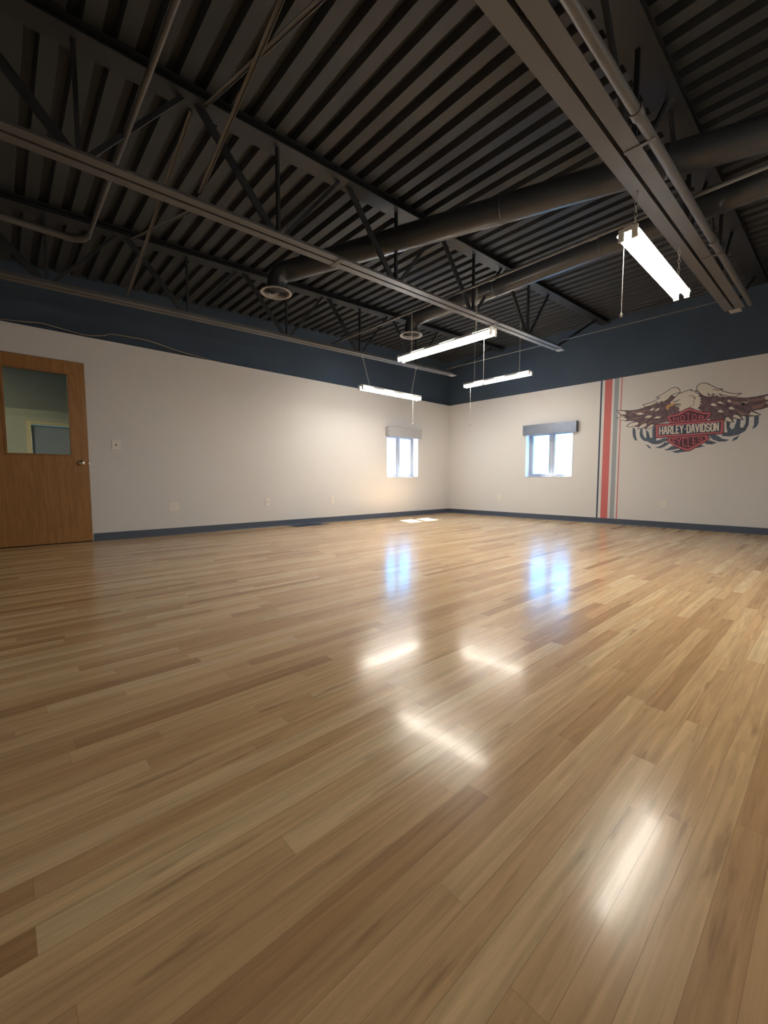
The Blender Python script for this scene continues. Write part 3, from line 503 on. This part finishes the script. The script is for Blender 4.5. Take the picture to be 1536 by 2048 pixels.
# ================================================================ WALL PAINTINGS
r = empty('wall_stripes', (XR, 2.69, .094)); tag(r, 'vertical navy, red, grey and thin red stripes painted floor to paint line', 'painted stripes')
for y0, y1, mt, lb in ((2.829, 2.856, 'navy', 'narrow navy stripe'), (2.673, 2.785, 'red', 'broad red stripe'), (2.570, 2.638, 'ltgrey', 'grey stripe'), (2.522, 2.537, 'red', 'hairline red stripe')):
    o = MB().box(XR-.0006, XR, y0, y1, .094, ZW).build('stripe', M[mt], r); o['label'] = lb
r = empty('eagle_mural', (XR, 1.62, 1.19)); tag(r, 'painted eagle spreading its wings over a red and dark lettered shield', 'mural')
DATA = json.loads('''[["flame_scroll","slate","p",[[2342,1579],[2316,1571],[2299,1538],[2290,1440],[2266,1368],[2299,1378],[2327,1422],[2339,1480]],0,0],["flame_scroll","slate","p",[[2223,1568],[2200,1555],[2194,1473],[2176,1426],[2150,1396],[2144,1408],[2144,1464],[2153,1516],[2130,1514],[2111,1487],[2094,1409],[2076,1398],[2058,1399],[2063,1523],[2052,1582],[2017,1579],[2004,1388],[2003,1350],[1964,1357],[1908,1381],[1815,1374],[1813,1329],[1876,1334],[1940,1303],[2000,1292],[2049,1300],[2090,1323],[2123,1346],[2173,1359],[2212,1398],[2234,1446],[2239,1497],[2231,1538]],0,0],["flame_scroll","slate","p",[[2014,1250],[1964,1257],[1917,1287],[1884,1320],[1812,1310],[1840,1282],[1894,1246],[1954,1229]],0,0],["flame_scroll","slate","p",[[1888,1208],[1850,1214],[1793,1255],[1725,1241],[1707,1211],[1750,1201],[1807,1194],[1866,1192]],0,0],["flame_scroll","slate","p",[[2150,1294],[2116,1289],[2083,1262],[2066,1228],[2096,1242],[2124,1274]],0,0],["flame_scroll","slate","p",[[1797,1169],[1702,1194],[1628,1212],[1554,1193],[1626,1160],[1725,1147]],0,0],["flame_scroll","slate","p",[[1156,1574],[1112,1570],[1118,1481],[1095,1444],[1069,1456],[1051,1529],[1043,1596],[1003,1585],[1005,1463],[973,1454],[948,1519],[955,1627],[915,1616],[915,1489],[945,1411],[1016,1362],[1112,1347],[1201,1360],[1186,1406],[1137,1407],[1154,1484]],0,0],["flame_scroll","slate","p",[[864,1617],[816,1611],[814,1506],[834,1454],[878,1425],[861,1484]],0,0],["flame_scroll","slate","p",[[1361,1390],[1269,1385],[1188,1320],[1110,1301],[1153,1279],[1231,1284],[1294,1314]],0,0],["flame_scroll","slate","p",[[1415,1301],[1334,1310],[1247,1268],[1308,1248],[1378,1260]],0,0],["flame_scroll","slate","p",[[1507,1239],[1448,1253],[1383,1230],[1435,1216],[1506,1205]],0,0],["flame_scroll","slate","p",[[1003,1355],[1029,1302],[1087,1274],[1062,1325]],0,0],["wing_a","brown","p",[[2595,1883],[2526,1878],[2393,1857],[2278,1858],[2181,1882],[2072,1907],[1953,1936],[1890,1980],[1840,2025],[1736,1966],[1679,1812],[1726,1744],[1853,1729],[1848,1624],[2006,1606],[2038,1582],[2152,1530],[2167,1555],[2266,1548],[2260,1587],[2434,1603],[2430,1622],[2385,1662],[2314,1687],[2445,1697],[2590,1764],[2522,1769],[2448,1756],[2539,1807]],1,0],["wing_a","cream","p",[[2595,1883],[2481,1864],[2439,1835],[2456,1797],[2524,1808]],2,0],["wing_a","ink","c",[[2595,1883],[2481,1864],[2439,1835],[2456,1797],[2524,1808]],3,7],["wing_a","cream","p",[[2589,1767],[2492,1766],[2417,1729],[2460,1702],[2528,1725]],2,0],["wing_a","ink","c",[[2589,1767],[2492,1766],[2417,1729],[2460,1702],[2528,1725]],3,7],["wing_a","cream","p",[[2434,1611],[2371,1661],[2278,1670],[2248,1630],[2325,1596],[2397,1595]],2,0],["wing_a","ink","c",[[2434,1611],[2371,1661],[2278,1670],[2248,1630],[2325,1596],[2397,1595]],3,7],["wing_a","cream","p",[[2273,1553],[2226,1615],[2150,1642],[2139,1594],[2202,1555]],2,0],["wing_a","ink","c",[[2273,1553],[2226,1615],[2150,1642],[2139,1594],[2202,1555]],3,7],["wing_a","cream","p",[[2159,1531],[2120,1582],[2073,1613],[2039,1597],[2071,1551]],2,0],["wing_a","ink","c",[[2159,1531],[2120,1582],[2073,1613],[2039,1597],[2071,1551]],3,7],["wing_a","cream","p",[[2311,1796],[2248,1813],[2177,1781],[2246,1770]],2,0],["wing_a","cream","p",[[2178,1719],[2134,1753],[2072,1741],[2105,1711]],2,0],["wing_a","cream","p",[[2050,1696],[2011,1724],[1950,1713],[1982,1689]],2,0],["wing_a","cream","p",[[2123,1827],[2077,1857],[2040,1857],[2071,1819]],2,0],["wing_a","cream","p",[[2051,1812],[2009,1845],[1973,1849],[2001,1808]],2,0],["wing_a","cream","p",[[1721,2040],[1729,2089],[1768,2125],[1806,2131],[1857,2109],[1945,2056],[2030,2015],[1982,2001],[2074,1953],[2210,1925],[2174,1886],[2085,1901],[2007,1944],[2032,1901],[1941,1947],[1959,1915],[1876,1963],[1833,2017],[1765,2040]],3,0],["wing_a","ink","c",[[1721,2040],[1729,2089],[1768,2125],[1806,2131],[1857,2109],[1945,2056],[2030,2015],[1982,2001],[2074,1953],[2210,1925],[2174,1886],[2085,1901],[2007,1944],[2032,1901],[1941,1947],[1959,1915],[1876,1963],[1833,2017],[1765,2040]],4,9],["wing_a","ink","s",[[2595,1883],[2526,1878],[2393,1857],[2278,1858],[2181,1882]],3,7],["wing_a","ink","s",[[2445,1697],[2314,1694],[2173,1703]],2,6],["wing_a","ink","s",[[2263,1666],[2131,1683],[2009,1686]],2,6],["wing_a","ink","s",[[2448,1756],[2287,1739],[2176,1765]],2,6],["wing_a","ink","s",[[2128,1605],[2008,1670],[1904,1705]],2,6],["wing_a","ink","s",[[2185,1642],[2062,1668],[1969,1674]],2,6],["wing_a","mauve","p",[[2392,1830],[2235,1831],[2138,1838],[2178,1809],[2319,1805]],2,0],["wing_a","mauve","p",[[2417,1729],[2273,1745],[2203,1753],[2272,1714]],2,0],["wing_a","mauve","p",[[2269,1635],[2186,1673],[2131,1691],[2185,1650]],2,0],["wing_a","mauve","p",[[2170,1609],[2089,1656],[2023,1687],[2074,1631]],2,0],["wing_b","brown","p",[[1496,2017],[1414,1937],[1297,1927],[1182,1900],[1071,1877],[963,1855],[858,1857],[757,1869],[659,1893],[564,1911],[579,1836],[642,1754],[731,1706],[798,1684],[886,1678],[797,1610],[845,1602],[924,1602],[1005,1624],[975,1562],[1029,1571],[1091,1605],[1079,1542],[1132,1543],[1178,1573],[1340,1597],[1416,1713],[1497,1781],[1469,1821],[1502,1884]],1,0],["wing_b","ink","s",[[1182,1900],[1071,1877],[963,1855],[858,1857],[757,1869],[659,1893],[564,1911],[579,1836],[642,1754],[731,1706],[798,1684],[886,1678],[797,1610],[845,1602],[924,1602],[1005,1624],[975,1562],[1029,1571],[1091,1605],[1079,1542],[1132,1543]],2,7],["wing_b","cream","p",[[901,1673],[797,1610],[856,1602],[930,1622],[910,1647]],2,0],["wing_b","ink","c",[[901,1673],[797,1610],[856,1602],[930,1622],[910,1647]],3,7],["wing_b","cream","p",[[1076,1649],[1032,1634],[975,1562],[1040,1583],[1097,1613]],2,0],["wing_b","ink","c",[[1076,1649],[1032,1634],[975,1562],[1040,1583],[1097,1613]],3,7],["wing_b","cream","p",[[1169,1617],[1136,1621],[1100,1579],[1079,1542],[1132,1548],[1178,1580]],2,0],["wing_b","ink","c",[[1169,1617],[1136,1621],[1100,1579],[1079,1542],[1132,1548],[1178,1580]],3,7],["wing_b","cream","p",[[1350,1817],[1322,1836],[1292,1820],[1267,1785],[1326,1794]],2,0],["wing_b","cream","p",[[1276,1842],[1236,1848],[1189,1806],[1246,1819]],2,0],["wing_b","cream","p",[[1160,1848],[1136,1856],[1108,1819],[1157,1828]],2,0],["wing_b","cream","p",[[1144,1741],[1109,1762],[1069,1715],[1124,1719]],2,0],["wing_b","cream","p",[[1261,1713],[1231,1734],[1188,1689],[1252,1695]],2,0],["wing_b","cream","p",[[1008,1808],[925,1797],[996,1769]],2,0],["wing_b","cream","p",[[781,1835],[708,1874],[610,1879],[679,1798],[754,1802]],2,0],["wing_b","cream","p",[[762,1763],[702,1775],[644,1780],[700,1728]],2,0],["wing_b","mauve","p",[[1113,1831],[1014,1810],[932,1772],[1011,1762],[1095,1801]],2,0],["wing_b","mauve","p",[[961,1824],[806,1836],[755,1835],[814,1797],[907,1796]],2,0],["wing_b","mauve","p",[[1062,1699],[980,1662],[925,1622],[1005,1631]],2,0],["wing_b","mauve","p",[[904,1735],[802,1755],[752,1768],[799,1708],[876,1697]],2,0],["wing_b","mauve","p",[[1289,1755],[1254,1744],[1253,1715]],2,0],["wing_b","ink","s",[[1256,1794],[1176,1762],[1083,1674],[1005,1624]],2,7],["wing_b","ink","s",[[1066,1769],[958,1769],[829,1785],[736,1799]],2,7],["wing_b","ink","s",[[1336,1775],[1252,1694],[1169,1621]],2,7],["wing_b","ink","s",[[1178,1805],[1064,1741],[928,1683]],2,7],["wing_b","cream","p",[[1518,2046],[1518,2104],[1495,2126],[1459,2137],[1405,2125],[1345,2083],[1279,2034],[1216,2013],[1244,2007],[1186,1970],[1101,1934],[1009,1925],[1072,1891],[1138,1900],[1212,1929],[1258,1955],[1193,1884],[1262,1915],[1334,1968],[1311,1918],[1387,1977],[1363,1916],[1439,1955],[1476,1989],[1499,2025]],3,0],["wing_b","ink","c",[[1518,2046],[1518,2104],[1495,2126],[1459,2137],[1405,2125],[1345,2083],[1279,2034],[1216,2013],[1244,2007],[1186,1970],[1101,1934],[1009,1925],[1072,1891],[1138,1900],[1212,1929],[1258,1955],[1193,1884],[1262,1915],[1334,1968],[1311,1918],[1387,1977],[1363,1916],[1439,1955],[1476,1989],[1499,2025]],4,9],["wing_b","ink","s",[[1331,2030],[1278,2009],[1244,2007]],5,8],["eagle_head","cream","p",[[1847,1889],[1836,1924],[1799,1963],[1739,2025],[1665,2050],[1581,2069],[1592,2049],[1505,2033],[1537,2023],[1467,1970],[1490,1959],[1441,1917],[1469,1914],[1439,1870],[1475,1880],[1449,1837],[1485,1849],[1495,1800],[1544,1785],[1566,1795],[1584,1814],[1605,1792],[1654,1784],[1730,1771],[1719,1814],[1743,1834],[1712,1842],[1704,1871],[1783,1887]],5,0],["eagle_head","ink","s",[[1836,1924],[1799,1963],[1739,2025],[1665,2050],[1581,2069],[1592,2049],[1505,2033],[1537,2023],[1467,1970],[1490,1959],[1441,1917],[1469,1914],[1439,1870],[1475,1880]],6,9],["eagle_head","ink","s",[[1613,1974],[1571,1974],[1540,1955],[1531,1922],[1538,1923],[1558,1952]],6,7],["eagle_head","ink","s",[[1549,1903],[1540,1859],[1556,1832],[1588,1826]],6,6],["eagle_head","ink","p",[[1825,1922],[1769,1923],[1720,1949],[1734,1927],[1784,1909]],6,0],["eagle_head","grey","p",[[1785,1869],[1720,1878],[1698,1865],[1718,1843],[1766,1834]],6,0],["beak","orange","p",[[1900,1847],[1882,1882],[1835,1898],[1781,1889],[1795,1863],[1852,1848],[1860,1809],[1882,1810]],6,0],["beak","ink","s",[[1900,1847],[1882,1882],[1835,1898]],7,6],["beak","ink","s",[[1783,1884],[1732,1883],[1701,1867]],7,6],["shield","wine","p",[[1884,1718],[1734,1747],[1645,1790],[1595,1813],[1505,1760],[1411,1724],[1329,1715],[1330,1669],[1377,1593],[1824,1596],[1842,1614]],5,0],["shield","red","p",[[1873,1709],[1734,1734],[1645,1780],[1594,1796],[1504,1750],[1410,1713],[1339,1705],[1342,1676],[1387,1598],[1821,1604],[1834,1617]],6,0],["shield","wine","p",[[1842,1690],[1719,1706],[1631,1753],[1587,1765],[1503,1725],[1415,1688],[1360,1681],[1406,1611],[1805,1618]],7,0],["shield","wine","p",[[1833,1405],[1871,1345],[1752,1239],[1611,1161],[1563,1164],[1420,1257],[1326,1331],[1365,1399]],5,0],["shield","red","p",[[1825,1389],[1857,1344],[1752,1251],[1611,1175],[1567,1177],[1420,1268],[1339,1332],[1377,1389]],6,0],["shield","wine","p",[[1811,1372],[1820,1341],[1740,1269],[1611,1205],[1574,1206],[1437,1292],[1371,1334],[1404,1372]],7,0],["shield","wine","p",[[2030,1606],[1181,1593],[1180,1384],[2017,1387]],8,0],["shield","red","p",[[2019,1594],[1189,1582],[1189,1397],[2007,1400]],9,0],["shield","navy","p",[[1987,1567],[1214,1559],[1215,1418],[1974,1425]],10,0],["word_plate","cream","s",[[1959,1444],[1963,1553]],11,17],["word_plate","cream","s",[[1920,1444],[1924,1553]],11,17],["word_plate","cream","s",[[1961,1498],[1922,1498]],11,17],["word_plate","cream","s",[[1901,1444],[1892,1552],[1881,1552],[1863,1443]],11,17],["word_plate","cream","s",[[1897,1482],[1870,1482]],11,17],["word_plate","cream","s",[[1844,1443],[1849,1552],[1818,1552],[1810,1535],[1809,1508],[1816,1495],[1846,1495]],11,17],["word_plate","cream","s",[[1825,1495],[1806,1443]],11,17],["word_plate","cream","s",[[1792,1552],[1788,1443],[1759,1443]],11,17],["word_plate","cream","s",[[1716,1551],[1745,1551],[1740,1443],[1712,1443]],11,17],["word_plate","cream","s",[[1743,1497],[1720,1497]],11,17],["word_plate","cream","s",[[1698,1551],[1678,1496],[1662,1551]],11,17],["word_plate","cream","s",[[1678,1496],[1675,1442]],11,17],["word_plate","cream","s",[[1641,1496],[1627,1496]],11,12],["word_plate","cream","s",[[1607,1442],[1612,1550],[1587,1550],[1575,1528],[1572,1463],[1582,1442],[1607,1442]],11,17],["word_plate","cream","s",[[1553,1442],[1546,1550],[1535,1550],[1518,1441]],11,17],["word_plate","cream","s",[[1550,1479],[1525,1479]],11,17],["word_plate","cream","s",[[1506,1549],[1483,1441],[1471,1549]],11,17],["word_plate","cream","s",[[1446,1441],[1451,1549]],11,17],["word_plate","cream","s",[[1426,1441],[1431,1549],[1407,1549],[1395,1527],[1392,1462],[1402,1441],[1426,1441]],11,17],["word_plate","cream","s",[[1345,1527],[1353,1548],[1373,1548],[1379,1527],[1378,1507],[1343,1483],[1342,1462],[1348,1440],[1368,1440],[1376,1462]],11,17],["word_plate","cream","s",[[1316,1440],[1325,1462],[1328,1526],[1321,1548],[1304,1548],[1295,1526],[1292,1461],[1299,1440],[1316,1440]],11,17],["word_plate","cream","s",[[1274,1440],[1279,1548],[1241,1440],[1246,1547]],11,17],["upper_word","red","s",[[1782,1618],[1788,1682],[1754,1643],[1728,1679],[1722,1619]],11,12],["upper_word","red","s",[[1682,1622],[1694,1637],[1698,1684],[1688,1699],[1665,1698],[1653,1683],[1650,1637],[1660,1621],[1682,1622]],11,12],["upper_word","red","s",[[1633,1722],[1582,1724]],11,12],["upper_word","red","s",[[1607,1723],[1601,1618]],11,12],["upper_word","red","s",[[1538,1618],[1550,1635],[1554,1685],[1544,1700],[1521,1695],[1509,1678],[1506,1633],[1516,1618],[1538,1618]],11,12],["upper_word","red","s",[[1467,1617],[1473,1674],[1431,1666],[1419,1657],[1418,1645],[1428,1640],[1470,1645]],11,12],["upper_word","red","s",[[1441,1642],[1415,1616]],11,12],["lower_word","red","s",[[1746,1354],[1754,1359],[1782,1359],[1788,1353],[1778,1328],[1769,1319],[1746,1307],[1742,1310]],11,11],["lower_word","red","s",[[1734,1359],[1702,1318],[1678,1362]],11,11],["lower_word","red","s",[[1702,1318],[1699,1275]],11,11],["lower_word","red","s",[[1613,1352],[1620,1365],[1650,1365],[1657,1347],[1649,1266],[1639,1245],[1613,1236],[1608,1247]],11,11],["lower_word","red","s",[[1594,1368],[1585,1233],[1550,1239]],11,11],["lower_word","red","s",[[1496,1372],[1534,1371],[1526,1264],[1492,1281]],11,11],["lower_word","red","s",[[1530,1317],[1501,1324]],11,11],["lower_word","red","s",[[1422,1363],[1432,1374],[1462,1374],[1470,1359],[1469,1346],[1423,1342],[1423,1332],[1431,1317],[1457,1305],[1466,1316]],11,11]]''')
parts = {}
def polyface(mb, pts, x, mi):
    vs = [Vector((x, a, b)) for a, b in pts]
    flat = [Vector((a, b, 0)) for a, b in pts]
    mb.add(vs, [list(t) for t in tessellate_polygon([flat])], mi)
def ribbon(mb, pts, w_, x, mi, closed):
    P_ = [Vector(p) for p in pts]; n = len(P_)
    if closed: P_.append(P_[0])
    for i in range(len(P_)-1):
        d_ = (P_[i+1]-P_[i])
        if d_.length < 1e-5: continue
        d_.normalize(); nn = Vector((-d_.y, d_.x))*w_/2; a, b = P_[i]-d_*w_*.35, P_[i+1]+d_*w_*.35
        q = [a+nn, b+nn, b-nn, a-nn]; mb.add([(x-.00002*i, v.x, v.y) for v in q], [[0,1,2,3]], mi)
LET = ('word_plate', 'upper_word', 'lower_word')
for part, col, kind, pts, layer, wd in DATA:
    if part not in parts: parts[part] = (MB(), [])
    mb, mats = parts[part]
    key = 'shred' if col == 'red' else col
    if key not in mats: mats.append(key)
    mi = mats.index(key); x = XR-.0006-.0006*layer; pts = [(a/1000, b/1000) for a, b in pts]
    if kind == 'p': polyface(mb, pts, x, mi)
    else: ribbon(mb, pts, wd/1000*(1.0 if part in LET else .95), x, mi, kind == 'c')
objs = {}
for part, (mb, mats) in parts.items():
    nm = {'wing_a': 'wing', 'wing_b': 'wing', 'word_plate': 'name_lettering', 'upper_word': 'shield_lettering', 'lower_word': 'shield_lettering'}.get(part, part)
    par = {'beak': 'eagle_head', 'word_plate': 'shield', 'upper_word': 'shield', 'lower_word': 'shield'}.get(part)
    me = mb.build(nm, [M[k] for k in mats], objs[par] if par else r, loc=(0,0,0) if par else None)
    objs[part] = me
objs['beak']['label'] = 'orange hooked beak'; objs['flame_scroll']['label'] = 'slate blue curling flames'
objs['word_plate']['label'] = 'pale block lettering'; objs['upper_word']['label'] = 'red block lettering above the name bar'; objs['lower_word']['label'] = 'red block lettering below the name bar'

# ================================================================ LIGHT, SKY, CAMERA
wd = bpy.data.worlds.new('sky'); bpy.context.scene.world = wd; wd.use_nodes = True; nt = wd.node_tree; bg = nt.nodes['Background']
tc = nt.nodes.new('ShaderNodeTexCoord'); sp = nt.nodes.new('ShaderNodeSeparateXYZ'); nt.links.new(tc.outputs['Generated'], sp.inputs[0])
cr = nt.nodes.new('ShaderNodeValToRGB'); e = cr.color_ramp.elements
e[0].position = .44; e[0].color = (.15,.48,.9,1); e[1].position = 1; e[1].color = (.13,.50,1,1)
q = e.new(.50); q.color = (.14,.50,1,1); q = e.new(.62); q.color = (.13,.50,1,1)
mr = nt.nodes.new('ShaderNodeMapRange'); mr.inputs['From Min'].default_value = -1; nt.links.new(sp.outputs[2], mr.inputs['Value']); nt.links.new(mr.outputs[0], cr.inputs[0])
nt.links.new(cr.outputs[0], bg.inputs['Color']); bg.inputs['Strength'].default_value = 3.1
sl = bpy.data.lights.new('sun', 'SUN'); sl.energy = 40; sl.angle = .0093; sl.color = (1, .95, .86)
so = bpy.data.objects.new('sun', sl); so.rotation_euler = Vector((-.30, -.762, -1)).to_track_quat('-Z', 'Y').to_euler(); so.location = (8, 9, 8); C.objects.link(so)

cam = bpy.data.cameras.new('camera'); co = bpy.data.objects.new('camera', cam); C.objects.link(co)
F = 840.0; th = math.atan(63/F); az = math.atan(919*math.cos(th)/F)
fw = Vector((math.cos(th)*math.cos(az), math.cos(th)*math.sin(az), -math.sin(th))); rt = Vector((math.sin(az), -math.cos(az), 0)); up = rt.cross(fw)
co.matrix_world = Matrix(((rt.x, up.x, -fw.x, 0), (rt.y, up.y, -fw.y, 0), (rt.z, up.z, -fw.z, .732), (0, 0, 0, 1)))
cam.sensor_fit = 'VERTICAL'; cam.sensor_height = 24; cam.lens = F/2048*24; cam.clip_start = .02
sc = bpy.context.scene; sc.camera = co
sc.view_settings.view_transform = 'Standard'; sc.view_settings.look = 'None'; sc.view_settings.gamma = 1; sc.view_settings.use_curve_mapping = False
sc.view_settings.exposure = 1.8
